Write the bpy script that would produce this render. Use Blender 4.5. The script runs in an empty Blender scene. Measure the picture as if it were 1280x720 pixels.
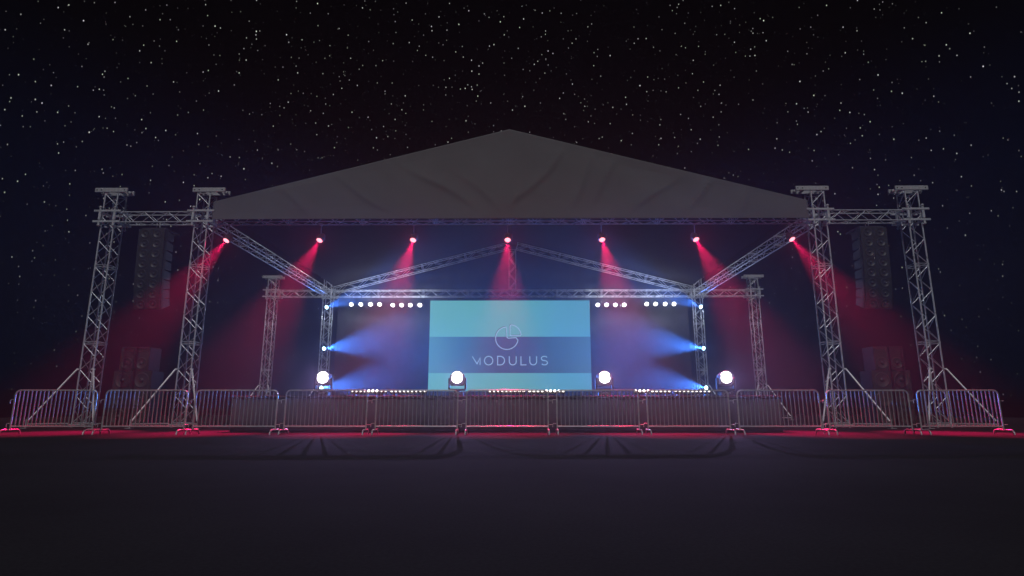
import bpy, math, random
from mathutils import Vector, Matrix
R = math.radians
random.seed(7)
scene = bpy.context.scene
COL = scene.collection

# ------------------------------------------------------------------ camera
CAM = Vector((0.26, 0.0, 0.638))
YAW = 0.45
cd = bpy.data.cameras.new('camera'); cam = bpy.data.objects.new('camera', cd); COL.objects.link(cam)
cam.location = CAM
cam.rotation_euler = (R(90 + 11.6), 0, R(YAW))
cd.sensor_width = 36.0; cd.lens = 36.0 * 735 / 1280
cd.clip_start = 0.05; cd.clip_end = 2000
scene.camera = cam

# ------------------------------------------------------------------ world: night sky with stars
w = bpy.data.worlds.new('World'); scene.world = w; w.use_nodes = True
nt = w.node_tree; nt.nodes.clear()
def wn(t, **k):
    n = nt.nodes.new(t)
    for a, b in k.items(): setattr(n, a, b)
    return n
tc = wn('ShaderNodeTexCoord')
out = wn('ShaderNodeOutputWorld'); bg = wn('ShaderNodeBackground')
def star_layer(scale, rad, power, off):
    mp = wn('ShaderNodeMapping'); mp.inputs['Location'].default_value = off
    mp.inputs['Scale'].default_value = (1, 1, 0.5)
    mp.inputs['Rotation'].default_value = (R(12), 0, 0)
    nt.links.new(tc.outputs['Generated'], mp.inputs[0])
    v = wn('ShaderNodeTexVoronoi'); v.inputs['Scale'].default_value = scale; v.inputs['Randomness'].default_value = 1
    nt.links.new(mp.outputs[0], v.inputs['Vector'])
    mr = wn('ShaderNodeMapRange', interpolation_type='SMOOTHSTEP')
    mr.inputs[1].default_value = rad; mr.inputs[2].default_value = rad * 0.25
    nt.links.new(v.outputs['Distance'], mr.inputs[0])
    sep = wn('ShaderNodeSeparateColor'); nt.links.new(v.outputs['Color'], sep.inputs[0])
    pw = wn('ShaderNodeMath', operation='POWER'); pw.inputs[1].default_value = 2.6
    nt.links.new(sep.outputs[0], pw.inputs[0])
    m1 = wn('ShaderNodeMath', operation='MULTIPLY'); nt.links.new(mr.outputs[0], m1.inputs[0]); nt.links.new(pw.outputs[0], m1.inputs[1])
    m2 = wn('ShaderNodeMath', operation='MULTIPLY'); nt.links.new(m1.outputs[0], m2.inputs[0]); m2.inputs[1].default_value = power
    ramp = wn('ShaderNodeValToRGB')
    ramp.color_ramp.elements[0].color = (0.85, 1.0, 0.72, 1); ramp.color_ramp.elements[1].color = (0.95, 0.92, 1.0, 1)
    nt.links.new(sep.outputs[1], ramp.inputs[0])
    vm = wn('ShaderNodeVectorMath', operation='SCALE'); nt.links.new(ramp.outputs[0], vm.inputs[0]); nt.links.new(m2.outputs[0], vm.inputs['Scale'])
    return vm
la = star_layer(170, 0.135, 1.15, (0, 0, 0)); lb = star_layer(105, 0.095, 1.35, (3.1, 1.7, 0.4))
ad = wn('ShaderNodeVectorMath', operation='ADD'); nt.links.new(la.outputs[0], ad.inputs[0]); nt.links.new(lb.outputs[0], ad.inputs[1])
# a very faint night air-glow from the sky model (sun far below the horizon)
sky = wn('ShaderNodeTexSky', sky_type='NISHITA'); sky.sun_disc = False; sky.sun_elevation = R(-4); sky.sun_rotation = R(180)
sv = wn('ShaderNodeVectorMath', operation='SCALE'); nt.links.new(sky.outputs[0], sv.inputs[0]); sv.inputs['Scale'].default_value = 0.002
ad2 = wn('ShaderNodeVectorMath', operation='ADD'); 
# stars dim towards the horizon (thicker air)
sxz = wn('ShaderNodeSeparateXYZ'); nt.links.new(tc.outputs['Generated'], sxz.inputs[0])
ext = wn('ShaderNodeMapRange', interpolation_type='SMOOTHSTEP'); ext.inputs[1].default_value = 0.0; ext.inputs[2].default_value = 0.55
ext.inputs[3].default_value = 0.12; ext.inputs[4].default_value = 1.0; nt.links.new(sxz.outputs['Z'], ext.inputs[0])
exs = wn('ShaderNodeVectorMath', operation='SCALE'); nt.links.new(ad.outputs[0], exs.inputs[0]); nt.links.new(ext.outputs[0], exs.inputs['Scale'])
nt.links.new(exs.outputs[0], ad2.inputs[0]); nt.links.new(sv.outputs[0], ad2.inputs[1])
nt.links.new(ad2.outputs[0], bg.inputs[0]); bg.inputs[1].default_value = 1.0
nt.links.new(bg.outputs[0], out.inputs[0])
w.cycles.sampling_method = 'NONE'

# ------------------------------------------------------------------ moonlight
sd = bpy.data.lights.new('moon', 'SUN'); sd.energy = 1.0; sd.angle = R(0.5); sd.color = (0.95, 0.96, 1.0)
so = bpy.data.objects.new('moon', sd); COL.objects.link(so)
so.rotation_euler = Vector((0.02, 0.78, -0.62)).to_track_quat('-Z', 'Y').to_euler()

vs = scene.view_settings
vs.view_transform = 'Standard'; vs.look = 'None'; vs.exposure = -0.2; vs.gamma = 1; vs.use_curve_mapping = False
cy = scene.cycles
cy.use_adaptive_sampling = False; cy.use_denoising = True; cy.max_bounces = 6; cy.volume_bounces = 0; cy.transparent_max_bounces = 8
cy.sample_clamp_indirect = 2.0; cy.caustics_reflective = False; cy.caustics_refractive = False
try: cy.volume_biased = False
except Exception: pass

# strengths of the lamps of the place (watts)
RED_W, BLUE_W, HEAD_W, PAR_W, FOOT_W = 32000, 66000, 380, 75, 8
RED_C, BLUE_C, HEAD_C = (1.0, 0.005, 0.11), (0.05, 0.22, 1.0), (0.55, 0.40, 1.0)
HAZE_D, HAZE_G = 0.0034, 0.68

# ------------------------------------------------------------------ materials
def mat(name, color, rough=0.5, metal=0.0, noise=0.0, nscale=8.0, bump=0.0, bscale=20.0, spec=0.5, rvar=0.0):
    m = bpy.data.materials.new(name); m.use_nodes = True
    t = m.node_tree; b = t.nodes['Principled BSDF']
    b.inputs['Base Color'].default_value = (*color, 1); b.inputs['Roughness'].default_value = rough
    b.inputs['Metallic'].default_value = metal; b.inputs['Specular IOR Level'].default_value = spec
    c = t.nodes.new('ShaderNodeTexCoord')
    if noise:
        n = t.nodes.new('ShaderNodeTexNoise'); n.inputs['Scale'].default_value = nscale; n.inputs['Detail'].default_value = 5
        t.links.new(c.outputs['Object'], n.inputs['Vector'])
        r = t.nodes.new('ShaderNodeValToRGB')
        r.color_ramp.elements[0].position = 0.3; r.color_ramp.elements[1].position = 0.72
        r.color_ramp.elements[0].color = (*[x * (1 - noise) for x in color], 1)
        r.color_ramp.elements[1].color = (*[min(1, x * (1 + noise)) for x in color], 1)
        t.links.new(n.outputs['Fac'], r.inputs[0]); t.links.new(r.outputs[0], b.inputs['Base Color'])
        if rvar:
            q = t.nodes.new('ShaderNodeMapRange'); q.inputs[3].default_value = rough - rvar; q.inputs[4].default_value = rough + rvar
            t.links.new(n.outputs['Fac'], q.inputs[0]); t.links.new(q.outputs[0], b.inputs['Roughness'])
    if bump:
        n2 = t.nodes.new('ShaderNodeTexNoise'); n2.inputs['Scale'].default_value = bscale; n2.inputs['Detail'].default_value = 6
        t.links.new(c.outputs['Object'], n2.inputs['Vector'])
        bp = t.nodes.new('ShaderNodeBump'); bp.inputs['Strength'].default_value = bump; bp.inputs['Distance'].default_value = 0.02
        t.links.new(n2.outputs['Fac'], bp.inputs['Height']); t.links.new(bp.outputs[0], b.inputs['Normal'])
    return m
def emis(name, color, strength):
    m = bpy.data.materials.new(name); m.use_nodes = True
    t = m.node_tree; b = t.nodes['Principled BSDF']
    b.inputs['Base Color'].default_value = (0.02, 0.02, 0.02, 1)
    b.inputs['Emission Color'].default_value = (*color, 1); b.inputs['Emission Strength'].default_value = strength
    m.cycles.emission_sampling = 'NONE'
    return m
M = {
 'alu': mat('aluminium', (0.78, 0.80, 0.84), 0.3, 0.5, 0.16, 5, rvar=0.1),
 'plate': mat('painted_steel_plate', (0.42, 0.42, 0.43), 0.55, 0.2, 0.18, 10, 0.1, 30),
 'galv': mat('galvanised_steel', (0.52, 0.52, 0.53), 0.35, 0.4, 0.15, 9, rvar=0.08),
 'galv_shaded': mat('galvanised_steel_shaded', (0.24, 0.24, 0.25), 0.6, 0.0, 0.2, 9),  # frame metal again, its colour darkened for weaker light on the bars
 'brace': mat('polished_steel', (0.92, 0.90, 0.92), 0.3, 0.15, 0.1, 5),
 'black': mat('black_powder_coat', (0.03, 0.03, 0.032), 0.45, 0.0, 0.2, 10),
 'cab': mat('speaker_cabinet', (0.022, 0.022, 0.022), 0.6, 0.0, 0.2, 12, 0.2, 60),
 'cone': mat('speaker_cone', (0.036, 0.036, 0.035), 0.5, 0.0, 0.15, 14),
 'dust': mat('speaker_dust_cap', (0.03, 0.03, 0.03), 0.4),
 'fabric': mat('grey_banner_fabric', (0.138, 0.137, 0.141), 0.85, 0, 0.06, 0.6, 0.25, 140, spec=0.2),
 'roof': mat('dark_roof_fabric', (0.022, 0.022, 0.026), 0.95, 0, 0.15, 1, 0.2, 10, spec=0.0),
 'curtain': mat('backdrop_cloth', (0.065, 0.065, 0.09), 0.9, 0, 0.1, 2, spec=0.1),
 'deck': mat('stage_deck', (0.06, 0.06, 0.065), 0.5, 0, 0.25, 3, 0.15, 40),
 'skirt': mat('stage_skirt_cloth', (0.10, 0.085, 0.11), 0.85, 0, 0.12, 2, spec=0.15),
 'shell': mat('grey_lamp_shell', (0.22, 0.21, 0.24), 0.4, 0, 0.1, 8),
 'rubber': mat('black_rubber', (0.02, 0.02, 0.02), 0.8),
 'red_lens': emis('red_lamp_glass', (1.0, 0.27, 0.33), 3.2),
 'blue_lens': emis('blue_lamp_glass', (0.55, 0.9, 1.0), 8),
 'head_lens': emis('white_lamp_glass', (1.0, 0.95, 1.0), 9),
 'par_lens': emis('warm_lamp_glass', (1.0, 1.0, 0.88), 6),
 'par_lens_pink': emis('pale_pink_lamp_glass', (1.0, 0.9, 0.95), 6),
 'foot_lens': emis('footlight_glass', (1.0, 0.93, 0.85), 5),
}

# ------------------------------------------------------------------ mesh helpers
class MB:
    def __init__(s): s.v = []; s.f = []; s.sm = []
    def add(s, vs, fs, smooth=False):
        o = len(s.v); s.v += [tuple(x) for x in vs]
        for f in fs: s.f.append(tuple(i + o for i in f)); s.sm.append(smooth)
    def box(s, c, d, rot=None, bev=0.0):
        c = Vector(c); hx, hy, hz = d[0] / 2, d[1] / 2, d[2] / 2
        if bev <= 0:
            vs = [Vector((x, y, z)) for x in (-hx, hx) for y in (-hy, hy) for z in (-hz, hz)]
            fs = [(0,1,3,2),(4,6,7,5),(0,4,5,1),(2,3,7,6),(0,2,6,4),(1,5,7,3)]
        else:
            b = min(bev, hx * .9, hy * .9, hz * .9); vs = []; 
            ring = lambda z, i: [Vector((sx * (hx - (0 if j else b) - i), sy * (hy - (b if j else 0) - i), z))
                                 for sx, sy, j in ((-1,-1,0),(1,-1,0),(1,-1,1),(1,1,1),(1,1,0),(-1,1,0),(-1,1,1),(-1,-1,1))]
            for z, i in ((-hz, b), (-hz + b, 0), (hz - b, 0), (hz, b)): vs += ring(z, i)
            fs = [tuple(reversed(range(8))), tuple(range(24, 32))]
            for k in range(3):
                for j in range(8): fs.append((k*8+j, k*8+(j+1)%8, (k+1)*8+(j+1)%8, (k+1)*8+j))
        if rot is not None: vs = [rot @ q for q in vs]
        s.add([c + q for q in vs], fs)
    def tube(s, pts, r, n=8, caps=True, radii=None):
        pts = [Vector(p) for p in pts]; rings = []
        up = None
        for i, p in enumerate(pts):
            if i == 0: t = pts[1] - p
            elif i == len(pts) - 1: t = p - pts[i-1]
            else: t = (pts[i+1] - p).normalized() + (p - pts[i-1]).normalized()
            t.normalize()
            if up is None:
                a = Vector((0, 0, 1)) if abs(t.z) < .9 else Vector((1, 0, 0)); up = a
            u = t.cross(up)
            if u.length < 1e-4: u = t.cross(Vector((1, 0.3, 0)))
            u.normalize(); vv = u.cross(t).normalized(); up = vv
            rr = radii[i] if radii else r
            rings.append([p + (u * math.cos(k*2*math.pi/n) + vv * math.sin(k*2*math.pi/n)) * rr for k in range(n)])
        vs = [q for rg in rings for q in rg]; fs = []
        for i in range(len(rings) - 1):
            for k in range(n): fs.append((i*n+k, (i+1)*n+k, (i+1)*n+(k+1)%n, i*n+(k+1)%n))
        s.add(vs, fs, True)
        if caps: 
            s.add(rings[0], [tuple(range(n))]); s.add(rings[-1], [tuple(reversed(range(n)))])
    def lathe(s, prof, n=24, M4=None, smooth=True):
        # prof: (radius, axial) pairs along -Y axis (pointing at the audience)
        vs = []; fs = []
        for r, a in prof:
            for k in range(n):
                t = 2*math.pi*k/n; vs.append(Vector((r*math.cos(t), -a, r*math.sin(t))))
        for i in range(len(prof)-1):
            for k in range(n): fs.append((i*n+k, i*n+(k+1)%n, (i+1)*n+(k+1)%n, (i+1)*n+k))
        if M4 is not None: vs = [M4 @ q for q in vs]
        s.add(vs, fs, smooth)
    def disc(s, r, a, n=24, M4=None):
        vs = [Vector((r*math.cos(2*math.pi*k/n), -a, r*math.sin(2*math.pi*k/n))) for k in range(n)]
        if M4 is not None: vs = [M4 @ q for q in vs]
        s.add(vs, [tuple(range(n))])
    def build(s, name, m, parent=None):
        me = bpy.data.meshes.new(name); me.from_pydata(s.v, [], s.f); me.update()
        me.polygons.foreach_set('use_smooth', s.sm)
        me.materials.append(m)
        o = bpy.data.objects.new(name, me); COL.objects.link(o)
        if parent: o.parent = parent
        return o
def thing(name, label, cat, loc=(0, 0, 0), rot=(0, 0, 0), group=None):
    o = bpy.data.objects.new(name, None); COL.objects.link(o); o.empty_display_size = 0.2
    o.location = loc; o.rotation_euler = rot; o['label'] = label; o['category'] = cat
    if group: o['group'] = group
    return o
def tag(o, label, cat, group=None):
    o['label'] = label; o['category'] = cat
    if group: o['group'] = group
    return o
def copy_tree(o, parent=None):
    c = o.copy(); COL.objects.link(c)
    if parent: c.parent = parent
    for ch in list(o.children): copy_tree(ch, c)
    return c
def again(src, label, loc=None, rot=None):
    c = copy_tree(src); c['label'] = label
    if loc is not None: c.location = loc
    if rot is not None: c.rotation_euler = rot
    return c
def spot(parent, name, energy, color, angle, blend, direction, loc=(0,0,0), soft=0.05):
    l = bpy.data.lights.new(name, 'SPOT'); l.energy = energy; l.color = color
    l.spot_size = R(angle); l.spot_blend = blend; l.shadow_soft_size = soft
    o = bpy.data.objects.new(name, l); COL.objects.link(o); o.parent = parent; o.location = loc
    o.rotation_euler = Vector(direction).to_track_quat('-Z', 'Y').to_euler()
    return o
def glow(parent, name, energy, color, loc=(0,0,0), soft=0.04):
    l = bpy.data.lights.new(name, 'POINT'); l.energy = energy; l.color = color; l.shadow_soft_size = soft
    o = bpy.data.objects.new(name, l); COL.objects.link(o); o.parent = parent; o.location = loc
    return o

# ------------------------------------------------------------------ ground
def ground():
    n = 160; c = Vector((0, 35.3)); r = 38.5
    b = MB(); rings = [0.0, 6, 14, 24, 32, 38.0, r]
    vs = [(c.x, c.y, 0)]; fs = []
    for rr in rings[1:]:
        for k in range(n): vs.append((c.x + rr*math.cos(2*math.pi*k/n), c.y + rr*math.sin(2*math.pi*k/n), 0))
    for k in range(n): fs.append((0, 1+k, 1+(k+1)%n))
    for i in range(len(rings)-2):
        for k in range(n):
            a = 1+i*n; fs.append((a+k, a+n+k, a+n+(k+1)%n, a+(k+1)%n))
    a = 1+(len(rings)-2)*n; base = len(vs)
    for k in range(n): vs.append((c.x + r*math.cos(2*math.pi*k/n), c.y + r*math.sin(2*math.pi*k/n), -0.5))
    for k in range(n): fs.append((a+k, base+k, base+(k+1)%n, a+(k+1)%n))
    fs.append(tuple(reversed(range(base, base+n))))
    b.add(vs, fs)
    m = mat('asphalt', (0.06, 0.06, 0.064), 0.95, 0, 0.0, spec=0.03)
    t = m.node_tree; bs = t.nodes['Principled BSDF']; tcn = t.nodes.new('ShaderNodeTexCoord')
    n1 = t.nodes.new('ShaderNodeTexNoise'); n1.inputs['Scale'].default_value = 0.35; n1.inputs['Detail'].default_value = 6; n1.inputs['Roughness'].default_value = .65
    n2 = t.nodes.new('ShaderNodeTexNoise'); n2.inputs['Scale'].default_value = 45; n2.inputs['Detail'].default_value = 4
    for q in (n1, n2): t.links.new(tcn.outputs['Object'], q.inputs['Vector'])
    r1 = t.nodes.new('ShaderNodeMapRange'); r1.inputs[1].default_value = .3; r1.inputs[2].default_value = .7; r1.inputs[3].default_value = .78; r1.inputs[4].default_value = 1.22
    r2 = t.nodes.new('ShaderNodeMapRange'); r2.inputs[1].default_value = .3; r2.inputs[2].default_value = .7; r2.inputs[3].default_value = .8; r2.inputs[4].default_value = 1.2
    t.links.new(n1.outputs[0], r1.inputs[0]); t.links.new(n2.outputs[0], r2.inputs[0])
    mu = t.nodes.new('ShaderNodeMath'); mu.operation = 'MULTIPLY'; t.links.new(r1.outputs[0], mu.inputs[0]); t.links.new(r2.outputs[0], mu.inputs[1])
    sc = t.nodes.new('ShaderNodeVectorMath'); sc.operation = 'SCALE'; sc.inputs[0].default_value = (0.029, 0.029, 0.0325)
    t.links.new(mu.outputs[0], sc.inputs['Scale']); t.links.new(sc.outputs[0], bs.inputs['Base Color'])
    bp = t.nodes.new('ShaderNodeBump'); bp.inputs['Strength'].default_value = .25; bp.inputs['Distance'].default_value = .004
    t.links.new(n2.outputs[0], bp.inputs['Height']); t.links.new(bp.outputs[0], bs.inputs['Normal'])
    o = b.build('ground', m); o['kind'] = 'structure'; return o
ground()

# ------------------------------------------------------------------ trusses
def lattice_mb(L, wx, wz, pitch=0.46, r=0.013, sec=2.8, n=5, flip=False):
    """zigzag lattice of a box truss along +X from 0 to L, cross-section wx (y) by wz (z), centred."""
    b = MB(); hy, hz = wx/2, wz/2
    ns = max(1, round(L / sec)); s = L / ns
    for k in range(ns):
        x0, x1 = k*s + 0.04, (k+1)*s - 0.04
        m = max(2, round((x1 - x0) / pitch)); st = (x1 - x0) / m
        for i in range(m):
            a, c = x0 + i*st, x0 + (i+1)*st
            up = (i % 2 == 0) != flip
            for y in (-hy, hy):
                b.tube([(a, y, -hz if up else hz), (c, y, hz if up else -hz)], r, n, False)
            for z in (-hz, hz):
                b.tube([(a, -hy if up else hy, z), (c, hy if up else -hy, z)], r, n, False)
        for x in (x0, x1):
            for y in (-hy, hy): b.tube([(x, y, -hz), (x, y, hz)], r, n, False)
            for z in (-hz, hz): b.tube([(x, -hy, z), (x, hy, z)], r, n, False)
    return b
def chord_mb(L, r=0.026, sec=2.8):
    b = MB(); b.tube([(0, 0, 0), (L, 0, 0)], r, 8)
    ns = max(1, round(L / sec)); s = L / ns
    for k in range(1, ns):
        b.tube([(k*s - .035, 0, 0), (k*s + .035, 0, 0)], r * 1.35, 8)
    return b
def box_truss(name, label, cat, p0, p1, wy, wz, group=None, pitch=0.46, flip=False, roll_up=Vector((0,0,1)), r=0.024, lr=0.012):
    p0, p1 = Vector(p0), Vector(p1); d = p1 - p0; L = d.length; x = d.normalized()
    y = roll_up.cross(x).normalized(); z = x.cross(y)
    rot = Matrix((x, y, z)).transposed().to_euler()
    t = thing(name, label, cat, p0, rot, group)
    c0 = None
    for sy in (-1, 1):
        for sz in (-1, 1):
            if c0 is None: c = c0 = chord_mb(L, r).build('chord', M['alu'], t)
            else: c = c0.copy(); COL.objects.link(c); c.parent = t
            c.location = (0, sy*wy/2, sz*wz/2)
    lattice_mb(L, wy, wz, pitch, lr, flip=flip).build('lattice', M['alu'], t)
    return t

TX_IN, TX_OUT, YF, YR = 11.43, 14.90, 21.0, 35.8
BZ0, BZ1 = 7.44, 7.83; BZ = (BZ0 + BZ1)/2

TW = 0.47
def tower(name, label, loc, mir=False, group='lattice towers of the stage roof'):
    t = thing(name, label, 'truss tower', loc, (0, 0, 0), group)
    Z0, Z1 = 0.12, 8.57; L = Z1 - Z0
    c0 = None
    up = Matrix.Rotation(R(-90), 4, 'Y')    # +X -> +Z
    for sx in (-1, 1):
        for sy in (-1, 1):
            if c0 is None:
                c = c0 = chord_mb(L, 0.027).build('chord', M['alu'], t)
            else: c = c0.copy(); COL.objects.link(c); c.parent = t
            c.location = (sx*TW/2, sy*TW/2, Z0); c.rotation_euler = (0, R(-90), 0)
    lt = lattice_mb(L, TW, TW, 0.47, 0.014, sec=2.75, flip=not mir)
    lt.v = [(-v[2], v[1], v[0]) for v in lt.v]
    lo = lt.build('lattice', M['alu'], t); lo.location = (0, 0, Z0)
    # head section: two channel beams with pulleys
    hb = MB()
    for y in (-0.27, 0.12):
        hb.box((0, y, 8.66), (1.22, 0.07, 0.165), bev=0.008)
    for x in (-0.3, 0.3): hb.box((x, 0, 8.62), (0.08, 0.46, 0.07))
    h = hb.build('head_beam', M['plate'], t)
    for x in (-0.53, -0.36, 0.5):
        bb = MB(); bb.lathe([(0, .012), (.022, .012), (.026, 0)], 8, Matrix.Translation((x, -0.307, 8.66)))
        bb.build('bolt', M['black'], h)
    for x in (-0.5, 0.5):
        pb = MB(); pb.lathe([(.0, .03), (.07, .03), (.055, .01), (.055, -.01), (.07, -.03), (0, -.03)], 16, Matrix.Translation((x, 0, 8.64)))
        pb.tube([(x, -.235, 8.64), (x, .235, 8.64)], .012, 6)
        pb.build('pulley', M['plate'], h)
    # sleeve block riding on the mast
    sb = MB(); e = 0.36; q = 0.325
    for z in (BZ0 - 0.02, BZ1 + 0.0):
        for s in (-1, 1):
            sb.box((0, s*q, z), (1.0, 0.055, 0.075), bev=.006)
            sb.box((s*q, 0, z + 0.0), (0.055, 0.592, 0.068), bev=.006)
    for sx in (-1, 1):
        for sy in (-1, 1):
            sb.box((sx*.27, sy*(q+.003), BZ), (0.085, 0.05, 0.31), bev=.006)
            for z in (BZ0 - .13, BZ1 + .11):
                sb.box((sx*.27, sy*.325, z + (0.02 if z < 7.5 else -.02)), (.07, .05, .13), bev=.006)
    s_ = sb.build('sleeve_block', M['alu'], t)
    for sx in (-1, 1):
        for sy in (-1, 1):
            for z in (BZ0 - .16, BZ1 + .14):
                rb = MB(); rb.lathe([(0, .035), (.045, .035), (.05, .02), (.05, -.02), (.045, -.035), (0, -.035)], 12, Matrix.Translation((sx*.27, sy*.325, z)))
                rb.build('guide_roller', M['plate'], s_)
    # base with cross rails
    bs = MB()
    bs.box((0, 0, .10), (.66, .66, .05), bev=.01)
    for sx in (-1, 1):
        for sy in (-1, 1): bs.tube([(sx*.235, sy*.235, .0), (sx*.235, sy*.235, .09)], .035, 8)
    bs.build('base_plate', M['plate'], t)
    for sx in (-1, 1):
        for sy in (-1,):
            k = 1.12
            ob = MB(); a = Vector((sx*.3, sy*.3, .13)); e_ = Vector((sx*k, sy*k, .13))
            ob.tube([a, e_], .032, 8)
            ob.tube([e_ + Vector((0,0,.16)), e_ - Vector((0,0,.12))], .02, 8)
            ob.box((sx*k, sy*k, .008), (.2, .2, .016))
            o = ob.build('outrigger', M['plate'], t)
            br = MB()
            top = Vector((sx*.30, sy*.30, 1.98)); bot = Vector((sx*(k-.03), sy*(k-.03), .24))
            br.tube([top, bot], .028, 10)
            br.box(Vector((sx*.265, sy*.265, 2.0)), (.09, .09, .05))
            br.build('brace', M['brace'], t)
    return t
T = []
names = [
 (-TX_OUT, YF, 'tall silver lattice tower at the far left, left of the left hanging speaker array'),
 (-TX_IN, YF, 'silver lattice tower at the left end of the grey roof banner'),
 (TX_IN, YF, 'silver lattice tower at the right end of the grey roof banner'),
 (TX_OUT, YF, 'tall silver lattice tower at the far right, right of the right hanging speaker array'),
 (-TX_OUT, YR, 'distant lattice tower without lamps at the back left, its head plate clear of the roof'),
 (-TX_IN, YR, 'distant lattice tower carrying three blue lamps at the back left of the stage'),
 (TX_IN, YR, 'distant lattice tower carrying three blue lamps at the back right of the stage'),
 (TX_OUT, YR, 'distant lattice tower without lamps at the back right, its head plate clear of the roof')]
tl = tower('truss_tower', names[0][2], (names[0][0], YF, 0), False)
tr = tower('truss_tower', names[3][2], (names[3][0], YF, 0), True)
for i, (x, y, l) in enumerate(names):
    if i in (0, 3): continue
    tc_ = again(tl if x < 0 else tr, l, (x, y, 0))
    if abs(x) < 13:
        for ch in tc_.children:
            if ch.name.startswith('head_beam'): ch.location.x = -.2 if x > 0 else .2

G = 'horizontal trusses of the stage roof'
BW = BZ1 - BZ0
e = 0.36
def beam(label, p0, p1, flip=False, group=G, name='roof_truss', **k):
    return box_truss(name, label, 'truss', p0, p1, BW, BW, group, flip=flip, **k)
for y, wd in ((YF, 'front'), (YR, 'back')):
    beam('short %s horizontal truss joining the two %s left towers%s' % (wd, wd, ', above the left hanging speakers' if y == YF else ''), (-TX_OUT+e, y, BZ), (-TX_IN-e, y, BZ), True)
    beam('short %s horizontal truss joining the two %s right towers%s' % (wd, wd, ', above the right hanging speakers' if y == YF else ''), (TX_IN+e, y, BZ), (TX_OUT-e, y, BZ))
beam('long front truss under the grey banner with seven red spotlights', (-TX_IN+e, YF, BZ), (TX_IN-e, YF, BZ))
beam('long rear horizontal truss above the screen', (-TX_IN+e, YR, BZ), (TX_IN-e, YR, BZ))
beam('side truss running back from the front left tower to the back left tower', (-TX_IN, YF+e, BZ), (-TX_IN, YR-e, BZ), pitch=.6)
beam('side truss running back from the front right tower to the back right tower', (TX_IN, YF+e, BZ), (TX_IN, YR-e, BZ), pitch=.6)
APZ = 10.68
beam('left sloping rafter truss of the rear gable', (-TX_IN+.45, YR, 7.87), (-.26, YR, APZ), group='rafters of the rear gable', name='rafter_truss', pitch=.6)
beam('right sloping rafter truss of the rear gable', (TX_IN-.45, YR, 7.87), (.26, YR, APZ), group='rafters of the rear gable', name='rafter_truss', pitch=.6)
box_truss('king_post_truss', 'upright truss post under the peak of the rear gable', 'truss', (0, YR, BZ1+.03), (0, YR, APZ-.24), .42, .42, roll_up=Vector((0, 1, 0)))

# ------------------------------------------------------------------ roof fabrics
def grid_sheet(nx, nz, fn, thick):
    b = MB(); vs = []; fs = []
    for j in range(nz+1):
        for i in range(nx+1): vs.append(fn(i/nx, j/nz))
    W = nx+1; N = len(vs)
    for p in list(vs): vs.append((p[0]+thick[0], p[1]+thick[1], p[2]+thick[2]))
    for j in range(nz):
        for i in range(nx):
            a = j*W+i; fs.append((a, a+1, a+W+1, a+W)); fs.append((N+a, N+a+W, N+a+W+1, N+a+1))
    for i in range(nx):
        fs.append((i, N+i, N+i+1, i+1)); a = nz*W+i; fs.append((a, a+1, N+a+1, N+a))
    for j in range(nz):
        a = j*W; fs.append((a, a+W, N+a+W, N+a)); a = j*W+nx; fs.append((a, N+a, N+a+W, a+W))
    b.add(vs, fs, True); return b
from mathutils import noise as NZ
def wr(x, z):
    d = 0.0
    for cx, cz, ang, ln, wd, am in ((1.2, 9.2, 50, 1.9, .22, .07), (2.6, 8.7, 62, 1.5, .2, .06), (3.6, 9.0, 55, 1.2, .25, .055), (7.2, 8.7, 60, 1.3, .2, .06),
                                    (-2.4, 8.6, -35, 2.2, .3, .05), (-5.2, 8.3, -30, 1.9, .3, .04), (0.2, 8.2, 75, .9, .25, .05), (5.2, 8.2, 40, 1.6, .3, .05),
                                    (-0.9, 8.3, -40, 1.4, .25, .045), (8.6, 8.2, 68, .8, .2, .05), (-8.0, 8.1, -45, 1.2, .25, .035)):
        a = R(ang); u = (x-cx)*math.cos(a) + (z-cz)*math.sin(a); v = -(x-cx)*math.sin(a) + (z-cz)*math.cos(a)
        v += .12*math.sin(u*1.4+cx)
        d += am*math.exp(-(u/ln)**2*1.3)*math.exp(-abs(v)/wd)*(1 if v > 0 else math.exp(-abs(v)/.1))
    d += .05*NZ.noise(Vector((x*.35, 2.2, z*.5))) + .02*NZ.noise(Vector((x*.9+z*.8, 5.0, z*.7)))
    return -d*1.4
GX, GYB, GZ0, GZE, GZA = 11.0, YF-.30, BZ0+.05, 8.18, 11.05
def gable(u, v):
    x = -GX + 2*GX*u
    top = GZE + (GZA-GZE)*(1-abs(x)/GX)
    z = GZ0 + (top-GZ0)*v
    edge = min(1, 4*v, 6*(1-v)+.1) * min(1, 12*u, 12*(1-u))
    return (x, GYB + wr(x, z)*max(0, edge) - .02, z)
tag(grid_sheet(220, 60, gable, (0, .03, 0)).build('gable_banner', M['fabric']), 'large grey triangular fabric banner closing the front gable of the roof', 'banner')
rb = MB()
y0, y1 = YF-.24, YR+.5
th = .04
for s in (-1, 1):
    pass
prof = [(-GX-.1, 8.16), (0, 11.01), (GX+.1, 8.16), (GX+.1, 8.12), (0, 10.97), (-GX-.1, 8.12)]
vs_ = [(x, y0, z) for x, z in prof] + [(x, y1, z) for x, z in prof]
fs_ = [(i, (i+1) % 6, 6+(i+1) % 6, 6+i) for i in range(6)] + [(0, 5, 4, 1), (1, 4, 3, 2), (6, 7, 10, 11), (7, 8, 9, 10)]
rb.add(vs_, fs_)
tag(rb.build('roof_canopy', M['roof']), 'dark pitched fabric roof stretched from front banner back to rear rafters', 'roof')
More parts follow.
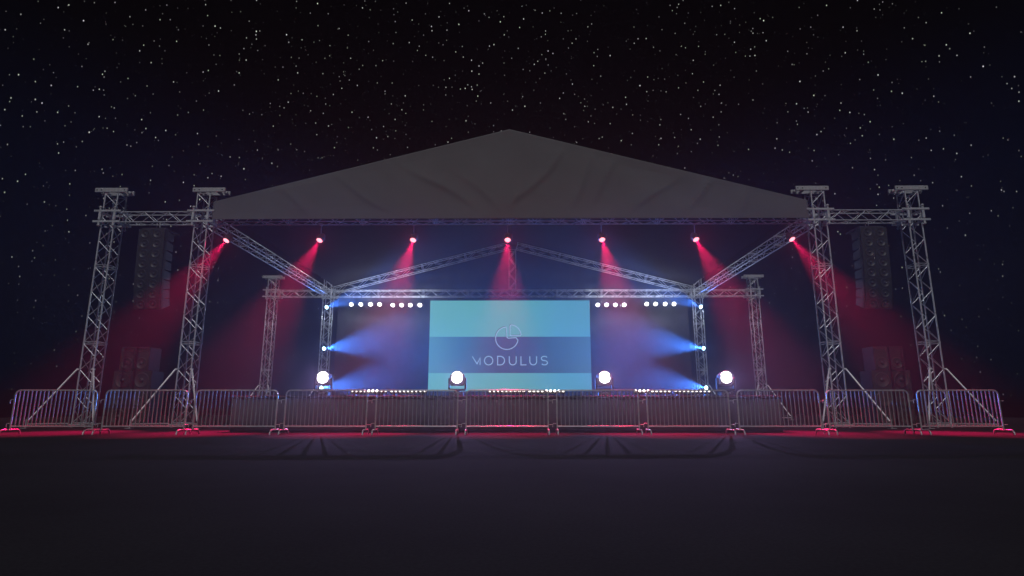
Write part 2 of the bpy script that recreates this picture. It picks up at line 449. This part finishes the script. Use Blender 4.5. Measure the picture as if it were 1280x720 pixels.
# backdrop curtain: rises from the deck into the rear gable
def bd(u, v):
    x = -10.95 + 21.9*u
    top = 7.95 + (10.85-7.95)*(1-abs(x)/10.95)
    z = 1.02 + (top-1.02)*v
    return (x, YR+.42 + .012*math.sin(x*5.0+.6*math.sin(x*1.7)), z)
tag(grid_sheet(360, 6, bd, (0, .02, 0)).build('backdrop_curtain', M['curtain']), 'dark pleated cloth backdrop closing the back of the stage', 'curtain')

# ------------------------------------------------------------------ stage platform
st = thing('stage_platform', 'dark raised stage platform behind the crowd barriers', 'stage', (0, 16.9, 0))
SX0, SX1, SD, SH = -7.85, 7.75, 19.6, 1.0
b = MB(); b.box(((SX0+SX1)/2, SD/2, SH-.03), (SX1-SX0, SD, .06), bev=.01); b.build('deck', M['deck'], st)
def sk(u, v):
    x = SX0+.03 + (SX1-SX0-.06)*u
    return (x, .06 + .02*math.sin(x*14), .01 + (SH-.08)*v)
grid_sheet(520, 2, sk, (0, .01, 0)).build('skirt', M['skirt'], st)
for sx in (SX0+.06, SX1-.06):
    def sk2(u, v, sx=sx): return (sx + .02*math.sin(u*SD*14), .1 + (SD-.15)*u, .01 + (SH-.08)*v)
    grid_sheet(260, 2, sk2, (.01, 0, 0)).build('side_skirt', M['skirt'], st)

# ------------------------------------------------------------------ screen
SCW, SCY, SZ0, SZ1 = 9.45, 34.4, 1.62, 6.94
SCX = -.14
scn = thing('led_screen', 'wide pale blue video screen at the back of the stage showing a logo', 'screen', (SCX, SCY, SZ0))
H = SZ1-SZ0
b = MB(); b.box((0, .07, H/2), (SCW+.02, .12, H+.02), bev=.01); b.build('housing', M['black'], scn)
b = MB()
for x in (-4.2, -1.4, 1.4, 4.2):
    b.box((x, .1, -(SZ0-1.0)/2-.008), (.08, .08, SZ0-1.0-.016))
    b.box((x, .15, -(SZ0-1.0)+.02), (.3, .5, .03))
b.build('support_legs', M['alu'], scn)
m = bpy.data.materials.new('screen_picture_with_haze'); m.use_nodes = True; t = m.node_tree; bs = t.nodes['Principled BSDF']
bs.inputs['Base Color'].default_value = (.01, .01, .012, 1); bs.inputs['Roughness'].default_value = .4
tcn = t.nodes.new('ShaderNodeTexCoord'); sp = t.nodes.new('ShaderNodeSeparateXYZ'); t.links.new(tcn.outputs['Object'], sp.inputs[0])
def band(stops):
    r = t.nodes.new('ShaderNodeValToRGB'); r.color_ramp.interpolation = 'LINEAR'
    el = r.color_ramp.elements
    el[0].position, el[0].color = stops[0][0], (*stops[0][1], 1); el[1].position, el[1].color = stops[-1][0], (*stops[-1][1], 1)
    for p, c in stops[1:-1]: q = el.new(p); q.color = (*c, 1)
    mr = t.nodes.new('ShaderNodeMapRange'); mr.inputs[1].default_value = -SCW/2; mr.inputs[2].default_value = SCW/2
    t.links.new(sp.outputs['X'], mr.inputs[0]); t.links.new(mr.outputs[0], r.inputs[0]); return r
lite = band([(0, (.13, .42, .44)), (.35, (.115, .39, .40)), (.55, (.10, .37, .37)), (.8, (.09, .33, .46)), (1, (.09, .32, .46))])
dark = band([(0, (.085, .27, .36)), (.2, (.05, .15, .25)), (.42, (.04, .07, .13)), (.6, (.03, .065, .13)), (.85, (.05, .12, .21)), (1, (.06, .16, .26))])  # left end painted lighter to imitate reflection and haze over the screen
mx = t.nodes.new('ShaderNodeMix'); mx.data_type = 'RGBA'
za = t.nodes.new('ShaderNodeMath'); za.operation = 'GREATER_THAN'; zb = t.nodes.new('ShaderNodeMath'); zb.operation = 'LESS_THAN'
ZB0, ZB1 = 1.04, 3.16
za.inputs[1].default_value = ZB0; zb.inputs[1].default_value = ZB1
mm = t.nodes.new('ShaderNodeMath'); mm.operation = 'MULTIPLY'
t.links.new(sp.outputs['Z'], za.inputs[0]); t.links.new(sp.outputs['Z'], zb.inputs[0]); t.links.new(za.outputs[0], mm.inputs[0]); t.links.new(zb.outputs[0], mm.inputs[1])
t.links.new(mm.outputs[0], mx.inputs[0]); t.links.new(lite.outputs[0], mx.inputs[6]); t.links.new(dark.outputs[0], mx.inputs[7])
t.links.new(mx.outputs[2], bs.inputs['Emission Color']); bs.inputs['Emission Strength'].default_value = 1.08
m.cycles.emission_sampling = 'FRONT'
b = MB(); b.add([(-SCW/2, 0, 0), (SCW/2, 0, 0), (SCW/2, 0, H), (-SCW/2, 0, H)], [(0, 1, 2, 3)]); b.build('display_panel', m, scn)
logo_m = emis('logo_light', (.42, .68, .86), .78)
logo_s = emis('logo_edge', (.05, .09, .16), .5)
PX = 735/35.2   # pixels of the photo per metre at the screen
def ribbon(mb, pts, wd, y=-.012, closed=False):
    pts = [Vector((p[0], p[1])) for p in pts]; n = len(pts); L_, R_ = [], []
    for i, p in enumerate(pts):
        a = pts[i-1] if (i or closed) else p; c = pts[(i+1) % n] if (i < n-1 or closed) else p
        d1 = (p-a).normalized() if (p-a).length > 1e-6 else (c-p).normalized(); d2 = (c-p).normalized() if (c-p).length > 1e-6 else d1
        tt = d1+d2; tt = tt.normalized() if tt.length > 1e-3 else d1
        nn = Vector((-tt.y, tt.x)); k = 1/max(.5, abs(tt.dot(d1)))
        L_.append(p+nn*wd/2*k); R_.append(p-nn*wd/2*k)
    vs = [(q.x, y, q.y) for q in L_] + [(q.x, y, q.y) for q in R_]
    vs += [(v[0], y+.01, v[2]) for v in vs]
    m2 = n if closed else n-1; fs = []
    for i in range(m2):
        j = (i+1) % n
        fs += [(i, n+i, n+j, j), (2*n+i, 2*n+j, 3*n+j, 3*n+i), (i, j, 2*n+j, 2*n+i), (n+i, 3*n+i, 3*n+j, n+j)]
    mb.add(vs, fs)
def arc(cx, cz, r, a0, a1, n=24): return [(cx+r*math.cos(R(a0+(a1-a0)*i/n)), cz+r*math.sin(R(a0+(a1-a0)*i/n))) for i in range(n+1)]
def px(x, y): return ((x-640.0)/PX, (487.2-y)/PX*1.0)      # photo pixels -> metres on the screen face
def shape(p): return [px(x, y) for x, y in p]
cx, cz = px(636.4, 423.0); Rm = 13.8/PX; q = 2.6/PX
main = [(cx-.3/PX, cz+Rm*.985)] + arc(cx, cz, Rm, 98, 352, 60)[0:] 
main = arc(cx, cz, Rm, 95, 350, 60) + arc(cx+Rm-.14, cz-.02+.0, .05, 0, 90, 5) + [(cx+q, cz)] + arc(cx+q-.02, cz+q-.02, q-.02, 270, 180, 6) + [(cx-.02, cz+Rm-.1)]
qx, qz = px(640.2, 420.0); Rq = 13.6/PX
quad = arc(qx, qz, Rq, 84, 6, 20) + [(qx+Rq-.06, qz)] + [(qx+.1, qz)] + arc(qx+.08, qz+.08, .08, 270, 180, 5) + [(qx, qz+Rq-.08)]
LW = 1.0/PX
b = MB(); ribbon(b, main, LW, closed=True); ribbon(b, quad, LW, closed=True); b.build('logo_emblem', logo_m, scn)
b = MB(); off = .028
ribbon(b, [(x-off, z+off) for x, z in main], LW*.8, -.006, True); ribbon(b, [(x-off, z+off) for x, z in quad], LW*.8, -.006, True); b.build('logo_emblem_edge', logo_s, scn)
y0_, y1_ = 445.2, 455.6
def ell(x0, x1, n=32):
    (a, zt), (c, zb) = px(x0, y0_), px(x1, y1_)
    return [((a+c)/2+(c-a)/2*math.cos(2*math.pi*i/n), (zt+zb)/2+(zt-zb)/2*math.sin(2*math.pi*i/n)) for i in range(n)]
letters = []
letters.append(('M', [shape([(594.3, y0_), (600.2, 454.4), (603.9, 447.0), (603.9, y1_)])], False))
letters.append(('O', [ell(609.2, 619.4)], True))
def dd():
    (a, zt), (c, zb) = px(625.2, y0_), px(633.6, y1_); h = (zt-zb)/2; zc = (zt+zb)/2
    return [(a, zb), (a, zt), (c-h, zt)] + arc(c-h, zc, h, 80, -80, 16) + [(c-h, zb)]
letters.append(('D', [dd()], True))
def uu(x0, x1):
    (a, zt), (c, zb) = px(x0, y0_), px(x1, y1_); r = (c-a)/2
    return [(a, zt), (a, zb+r)] + arc(a+r, zb+r, r, 190, 350, 14) + [(c, zb+r), (c, zt)]
letters.append(('U', [uu(639.4, 647.8)], False))
letters.append(('L', [shape([(653.6, y0_), (653.6, y1_), (660.2, y1_)])], False))
letters.append(('U', [uu(664.4, 672.6)], False))
def ss():
    (a, zt), (c, zb) = px(678.4, y0_), px(685.8, y1_); h = (zt-zb)/4; mx_ = (a+c)/2; rx = (c-a)/2
    up_ = [(mx_+rx*math.cos(R(t_)), zt-h+h*math.sin(R(t_))) for t_ in range(30, 271, 20)]
    dn = [(mx_+rx*math.cos(R(t_)), zb+h+h*math.sin(R(t_))) for t_ in range(90, -151, -20)]
    return up_ + dn[0:]
letters.append(('S', [ss()], False))
b = MB()
for nme, strokes, cl in letters:
    for s_ in strokes: ribbon(b, s_, 1.05/PX, closed=cl)
b.build('lettering', logo_m, scn)

# ------------------------------------------------------------------ crowd barriers
BWID, BH, BLOW = 2.04, 1.09, .207
def barrier():
    t = thing('crowd_barrier', '', 'barrier', (0, 0, 0), (0, 0, 0), 'crowd barriers standing in a row before the stage')
    hw = BWID/2; r = .11
    b = MB()
    pts = [(-hw, 0, .1), (-hw, 0, BH-r)] + [(-hw+r-r*math.cos(R(a)), 0, BH-r+r*math.sin(R(a))) for a in range(15, 91, 15)]
    pts += [(hw-r+r*math.sin(R(a)), 0, BH-r+r*math.cos(R(a))) for a in range(0, 90, 15)] + [(hw, 0, BH-r), (hw, 0, .1)]
    b.tube(pts, .019, 10); b.build('frame', M['galv'], t)
    b = MB(); b.tube([(-hw, 0, BLOW), (hw, 0, BLOW)], .019, 10); b.build('bottom_rail', M['galv'], t)
    n = 20; first = None
    for i in range(1, n):
        x = -hw + BWID*i/n
        if first is None:
            bb = MB(); bb.tube([(0, 0, BLOW+.01), (0, 0, BH-.01)], .0125, 8); c = first = bb.build('bar', M['galv_shaded'], t)
        else: c = first.copy(); COL.objects.link(c); c.parent = t
        c.location = (x, 0, 0)
    for s in (-1, 1):
        b = MB(); x = s*hw; L = .31
        pts = [(x, -L, .012)] + [(x, -L+.09*(1-math.cos(R(a))), .012+.115*math.sin(R(a))) for a in range(18, 91, 18)] + \
              [(x, L-.09*(1-math.cos(R(a))), .012+.115*math.sin(R(a))) for a in range(90, 17, -18)] + [(x, L, .012)]
        b.tube(pts, .019, 8); b.build('foot', M['galv'], t)
    b = MB()
    for z in (.86, .28):
        b.tube([(-hw-.02, 0, z), (-hw-.09, 0, z), (-hw-.11, 0, z-.02), (-hw-.11, 0, z-.09)], .009, 6)
    b.build('hook', M['galv'], t)
    b = MB()
    for z in (.83, .25):
        b.tube([(hw+.015+.045*(1-math.cos(R(a))), .045*math.sin(R(a)), z) for a in range(0, 361, 30)], .008, 6, False)
    b.build('hook_eye', M['galv'], t)
    return t
ords = ['leftmost', 'second from left', 'third from left', 'fourth from left', 'fifth from left', 'middle', 'fifth from right', 'fourth from right', 'third from right', 'second from right', 'rightmost']
xp = [15.6, 130.5, 244, 357, 471, 585, 699, 812, 926, 1037.5, 1148.6]
BPX = 735/14.62
bpos = []
for i in range(11):
    xc = (-5.5 + i + .5)*2.262 - .12
    bpos.append(xc)
cy_, sy_ = math.cos(R(YAW)), math.sin(R(YAW))
b0 = None
notes = ['before the far left lattice tower', 'before the left speaker stack', '', '', '', 'directly before the screen', '', '', '', 'before the right speaker stack', 'before the far right lattice tower']
jit = random.Random(3)
for i, xc in enumerate(bpos):
    lab = '%s grey steel crowd barrier in the row%s' % (ords[i], (', ' + notes[i]) if notes[i] else '')
    D = 15.0 + jit.uniform(-.02, .02)
    loc = (CAM.x + xc*cy_ - D*sy_, xc*sy_ + D*cy_, 0)
    if b0 is None: b0 = barrier(); b0['label'] = lab; b0.location = loc; b0.rotation_euler = (0, 0, R(YAW))
    else: again(b0, lab, loc, (0, 0, R(YAW + jit.uniform(-.5, .5))))

# ------------------------------------------------------------------ spotlights on the trusses
def aim(d): # rotation taking -Y to d
    return Vector(d).normalized().rotation_difference(Vector((0, -1, 0))).inverted()
def small_head(name, label, cat, group, loc, d, lens_m, energy, color, angle, hang=.0, glow_w=0, yoke_up=True, rad=.085):
    t = thing(name, label, cat, loc, (0, 0, 0), group)
    q = aim(d); R4 = q.to_matrix().to_4x4()
    b = MB()
    b.lathe([(0, -.30), (rad*.7, -.30), (rad*1.05, -.22), (rad*1.2, -.05), (rad*1.2, .04), (rad*1.12, .06), (rad*1.0, .06), (rad*.98, .03)], 20, R4)
    body = b.build('lamp_body', M['black'], t)
    b = MB(); b.lathe([(rad*.98, .035), (rad*.7, .05), (rad*.3, .058), (0, .06)], 20, R4)
    b.build('lens', lens_m, body)
    b = MB(); s = 1 if yoke_up else -1
    a = rad*1.2+.03
    b.tube([(-a, .06, 0), (-a, .06, s*.2), (a, .06, s*.2), (a, .06, 0)], .012, 6)
    b.tube([(-a, .06, 0), (-a+.035, .06, 0)], .02, 8); b.tube([(a, .06, 0), (a-.035, .06, 0)], .02, 8)
    b.build('yoke', M['black'], t)
    if hang:
        b = MB(); b.tube([(0, .06, s*.2), (0, .06, s*hang)], .016, 6)
        b.tube([(-.05, .06, s*hang-.03), (.05, .06, s*hang-.03)], .035, 8)
        b.build('clamp', M['plate'], t)
    if energy: spot(t, 'lamp_light', energy, color, angle, 1, d, Vector(d).normalized()*.10, .04)
    if glow_w: spot(t, 'lamp_spill', glow_w, color, 120, 1, (Vector(d).normalized() + Vector((0, -1.6, .15))), Vector(d).normalized()*.12, .03)
    return t
redx = [-10.6, -7.1, -3.6, -.07, 3.45, 6.94, 10.5]
ro = ['leftmost', 'second from left', 'third from left', 'middle', 'third from right', 'second from right', 'rightmost']
for i, x in enumerate(redx):
    lp = Vector((x, YF+.15, 6.84))
    tgt = Vector((x*1.14, 16.1, 0))
    small_head('spotlight', '%s of the seven glowing red spotlights under the front roof truss' % ro[i], 'spotlight', 'red spotlights under the front truss',
               lp, tgt-lp, M['red_lens'], RED_W*(.7 if i == 3 else 1), RED_C, 30, hang=.62, glow_w=85, rad=.115)
# blue lamps on the back towers
bz = [(6.70, 'top'), (4.18, 'middle'), (1.85, 'bottom')]
for s, sd_ in ((-1, 'left'), (1, 'right')):
    for k, (z, wd) in enumerate(bz):
        d = Vector(((.71, -.70, .07), (.70, -.71, -.01), (.68, -.73, .03))[k]); d.x *= -s
        small_head('spotlight', '%s of the three bright blue spotlights on the back %s tower' % (wd, sd_), 'spotlight', 'blue spotlights on the back towers',
                   Vector((s*TX_IN + (0.06), YR-.45, z)), d, M['blue_lens'], BLUE_W*(.5, 1, .85)[k], BLUE_C, (26, 24, 23)[k], hang=.0, glow_w=160, rad=.115)
# par lamps hanging from the rear truss
parpx = [439, 451, 463, 474.5, 491, 502, 513, 525, 747, 758, 769, 780, 808, 819, 831, 842]
def par(label, loc, lm, col):
    t = thing('par_lamp', label, 'stage lamp', loc, (0, 0, 0), 'par lamps hanging from the rear truss')
    d = Vector((0, -.85, -.5)); R4 = aim(d).to_matrix().to_4x4()
    b = MB(); b.lathe([(0, -.26), (.08, -.26), (.10, -.2), (.125, -.02), (.145, .0), (.145, .04), (.13, .04)], 20, R4); bo = b.build('can', M['black'], t)
    b = MB(); b.lathe([(.118, .02), (.08, .033), (0, .04)], 20, R4); b.build('lens', lm, bo)
    b = MB(); b.tube([(-.2, .05, 0), (-.2, .05, .25), (.2, .05, .25), (.2, .05, 0)], .012, 6); b.tube([(0, .05, .25), (0, .05, .62)], .014, 6)
    b.build('yoke', M['black'], t)
    spot(t, 'lamp_light', PAR_W, col, 70, .8, (0, -.6, -.8), d.normalized()*.08, .08)
    glow(t, 'lamp_spill', 40, (.8, .88, 1), (0, -.35, .02), .06)  # added point light before the can, brightens the rear truss and rafters
    return t
for i, p in enumerate(parpx):
    grp = i // 4; k = i % 4
    inner = grp in (1, 2)
    x = (p - 645.8)/735*35.55 + .26
    side = 'left' if i < 8 else 'right'
    lab = '%s white lamp in the %s hanging four %s of the screen' % (['leftmost', 'second from left', 'third from left', 'rightmost'][k], 'inner' if inner else 'outer', side)
    par(lab, (x, 35.0, 6.78 if inner else 6.83), M['par_lens_pink'] if inner else M['par_lens'], (1, .85, .95) if inner else (.85, 1, .7))
pb = None
# ------------------------------------------------------------------ moving heads on the stage front
hp = [(402, 'leftmost of four'), (571, 'before the screen'), (756, 'just right of the screen'), (908, 'rightmost of four')]
for i, (p, wd) in enumerate(hp):
    x = (p - 645.8)/735*17.75 + .26
    t = thing('moving_head_light', 'round white moving head lamp on stage edge, ' + wd, 'stage lamp', (x, 18.1, 1.0), (0, 0, R((p-646)*-.02)), 'moving head lamps on the stage edge')
    b = MB(); b.box((0, 0, .075), (.38, .32, .13), bev=.02)
    for sx in (-1, 1):
        for sy in (-1, 1): b.box((sx*.14, sy*.11, .006), (.05, .05, .012))
    base = b.build('base', M['black'], t)
    b = MB(); b.tube([(-.08, -.17, .09), (-.08, -.2, .1), (.08, -.2, .1), (.08, -.17, .09)], .01, 6); b.build('handle', M['plate'], base)
    b = MB()
    b.lathe([(0, .02), (.1, .02), (.1, -.02), (0, -.02)], 20, Matrix.Translation((0, 0, .16)) @ Matrix.Rotation(R(90), 4, 'X'))
    b.box((0, 0, .2), (.52, .15, .06), bev=.02)
    for sx in (-1, 1): b.box((sx*.245, 0, .38), (.055, .15, .36), bev=.02)
    b.build('yoke', M['black'], t)
    R4 = Matrix.Translation((0, 0, .56)) @ Matrix.Rotation(R(-3), 4, 'X')
    b = MB(); b.lathe([(0, -.26), (.12, -.26), (.18, -.2), (.20, -.05), (.205, .12), (.2, .16), (.18, .165), (.175, .14)], 32, R4)
    b.box((0, .0, .50), (.44, .30, .36), bev=.05)
    for sx in (-1, 1): b.tube([(sx*.19, 0, .5), (sx*.24, 0, .5)], .04, 10)
    hd = b.build('head', M['shell'], t)
    b = MB(); b.lathe([(.175, .145), (.13, .158), (.07, .165), (0, .168)], 32, R4); b.build('lens', M['head_lens'], hd)
    spot(t, 'lamp_light', HEAD_W, HEAD_C, 62, .8, (0, -1, -.24), (0, -.19, .56), .004)
# ------------------------------------------------------------------ LED footlight bars
fb = [460, 510, 633.5, 683, 815.5, 865]
fl = ['leftmost', 'second from left', 'third from left', 'third from right', 'second from right', 'rightmost']
f0 = None
for i, p in enumerate(fb):
    x = (p - 645.8)/735*16.85 + .26
    lab = '%s of six low footlight bars on the stage edge' % fl[i]
    if f0 is None:
        t = f0 = thing('footlight_bar', lab, 'light bar', (x, 17.15, 1.0), (0, 0, 0), 'footlight bars along the stage edge')
        b = MB(); b.box((0, .04, .1), (1.08, .09, .09), bev=.012)
        b.box((-.4, .04, .028), (.06, .12, .055)); b.box((.4, .04, .028), (.06, .12, .055)); hs = b.build('housing', M['black'], t)
        lens0 = None
        for k in range(9):
            if lens0 is None:
                b = MB(); b.lathe([(.036, 0), (.03, .014), (.015, .022), (0, .024)], 14, Matrix.Rotation(R(-20), 4, 'X')); l = lens0 = b.build('lens', M['foot_lens'], t)
            else: l = lens0.copy(); COL.objects.link(l); l.parent = t
            l.location = (-.48+.12*k, -.012, .142)
        glow(t, 'lamp_spill', FOOT_W, (1, .9, .8), (0, -.1, .25), .1)
    else: again(f0, lab, (x, 17.15, 1.0))

# ------------------------------------------------------------------ loudspeakers
def cone(mb_c, mb_d, cx, cz, r, y):
    Mx = Matrix.Translation((cx, y, cz))
    mb_c.lathe([(r*1.12, .0), (r*1.12, .012), (r, .014), (r*.92, .002), (r*.35, -.0)], 24, Mx)
    mb_d.lathe([(r*.34, .0), (r*.28, .02), (r*.12, .035), (0, .038)], 16, Mx)
def array_element(label, loc, rx):
    t = thing('line_array_speaker', label, 'speaker', loc, (rx, 0, 0), 'speakers of the hanging line arrays')
    b = MB(); hw, hb, d, hh = .48, .36, .8, .185
    # wedge cabinet, narrower at the back
    v = [(-hw, 0, -hh), (hw, 0, -hh), (hw, 0, hh), (-hw, 0, hh), (-hb, d, -hh*.72), (hb, d, -hh*.72), (hb, d, hh*.72), (-hb, d, hh*.72)]
    b.add(v, [(0,1,2,3), (5,4,7,6), (4,0,3,7), (1,5,6,2), (3,2,6,7), (4,5,1,0)])
    for sx in (-1, 1): b.box((sx*.485, .12, 0), (.02, .12, .36))
    b.box((0, -.004, 0), (.05, .02, .34))
    b.build('cabinet', M['cab'], t)
    for sx in (-1, 1):
        bc, bd_ = MB(), MB(); cone(bc, bd_, sx*.225, 0, .145, -.006)
        c = bc.build('driver', M['cone'], t); bd_.build('dust_cap', M['dust'], c)
    return t
cnt = ['topmost', 'second', 'third', 'fourth', 'fifth', 'sixth', 'seventh', 'lowest']
for s, sdn in ((-1, 'left'), (1, 'right')):
    X = -13.2 if s < 0 else 13.32
    fr = thing('flying_frame', 'steel flying frame on top of the %s hanging speaker array' % sdn, 'frame', (X, YF, 7.2))
    b = MB()
    for sx in (-.42, .42): b.box((sx, .3, 0), (.06, .9, .06))
    for y in (-.1, .3, .7): b.box((0, y, .003), (.78, .06, .06))
    b.build('bumper', M['black'], fr)
    b = MB(); b.tube([(0, .0, .03), (0, .0, .26)], .02, 6); b.tube([(0, .18, .03), (0, .18, .26)], .02, 6); b.build('hoist_link', M['plate'], fr)
    z = 7.15; y = 20.75; ang = 2
    for k in range(8):
        a = R(ang); h = .375
        z -= h*math.cos(a)/2; y += 0
        lab = '%s %s dark twin-cone speaker of the %s hanging array' % (cnt[k], '' if k in (0, 7) else 'from top', sdn)
        array_element(' '.join(lab.split()), (X, y, z), a)
        z -= h*math.cos(a)/2; y += h*math.sin(a)
        ang += (0, .5, 1, 1.5, 2.5, 3.5, 4.5, 5)[k]
def boxspk(name, label, loc, w_, h_, d_, drivers, horn=None, group='stacked ground speakers'):
    t = thing(name, label, 'speaker', loc, (0, 0, 0), group)
    b = MB(); b.box((0, d_/2, h_/2), (w_, d_, h_), bev=.018); b.build('cabinet', M['cab'], t)
    # baffle frame lip
    b = MB()
    for sx in (-1, 1): b.box((sx*(w_/2-.03), -.006, h_/2), (.03, .012, h_-.06))
    for z in (.03, h_-.03): b.box((0, -.006, z), (w_-.094, .012, .03))
    b.build('grille_frame', M['cab'], t)
    for cx_, cz_, r in drivers:
        bc, bd_ = MB(), MB(); cone(bc, bd_, cx_, cz_, r, -.004)
        c = bc.build('driver', M['cone'], t); bd_.build('dust_cap', M['dust'], c)
    if horn:
        b = MB(); hx, hz, hw_, hh_ = horn
        b.add([(hx-hw_, -.02, hz-hh_), (hx+hw_, -.02, hz-hh_), (hx+hw_, -.02, hz+hh_), (hx-hw_, -.02, hz+hh_),
               (hx-hw_*.8, -.003, hz-hh_*.6), (hx+hw_*.8, -.003, hz-hh_*.6), (hx+hw_*.8, -.003, hz+hh_*.6), (hx-hw_*.8, -.003, hz+hh_*.6)],
              [(0,1,5,4), (1,2,6,5), (2,3,7,6), (3,0,4,7), (4,5,6,7)])
        b.build('horn', M['dust'], t)
    return t
for s, sdn in ((-1, 'left'), (1, 'right')):
    X = -14.7 if s < 0 else 14.7
    Y = 23.0
    for k, (dx, nm) in enumerate(((-.29, 'left'), (.29, 'right'))):
        boxspk('loudspeaker', '%s tall horn speaker on top of the %s ground stack' % (nm, sdn), (X+dx*1.0, Y, 2.094), .565, .92, .75, [(0, .28, .2)], (0, .8, .22, .06))
        boxspk('loudspeaker', '%s square speaker in the middle of the %s ground stack' % (nm, sdn), (X+dx*1.29, Y, 1.362), .745, .73, .8, [(0, .36, .26)])
        boxspk('subwoofer', '%s upper bass speaker of the %s ground stack' % (nm, sdn), (X+dx*1.29, Y, .685), .745, .675, .85, [(0, .335, .26)])
        boxspk('subwoofer', '%s bass speaker standing on the ground under the %s stack' % (nm, sdn), (X+dx*1.29, Y, .005), .745, .678, .85, [(0, .335, .26)])

# ------------------------------------------------------------------ haze
b = MB(); b.box((0, 35.25, 5.05), (78, 79.5, 13.1))
hm = bpy.data.materials.new('haze_air'); hm.use_nodes = True; t = hm.node_tree; t.nodes.clear()
o_ = t.nodes.new('ShaderNodeOutputMaterial'); pv = t.nodes.new('ShaderNodeVolumePrincipled')
pv.inputs['Color'].default_value = (.93, .94, 1, 1); pv.inputs['Density'].default_value = HAZE_D; pv.inputs['Anisotropy'].default_value = HAZE_G
t.links.new(pv.outputs[0], o_.inputs['Volume'])
hz = b.build('haze', hm); hz['kind'] = 'stuff'
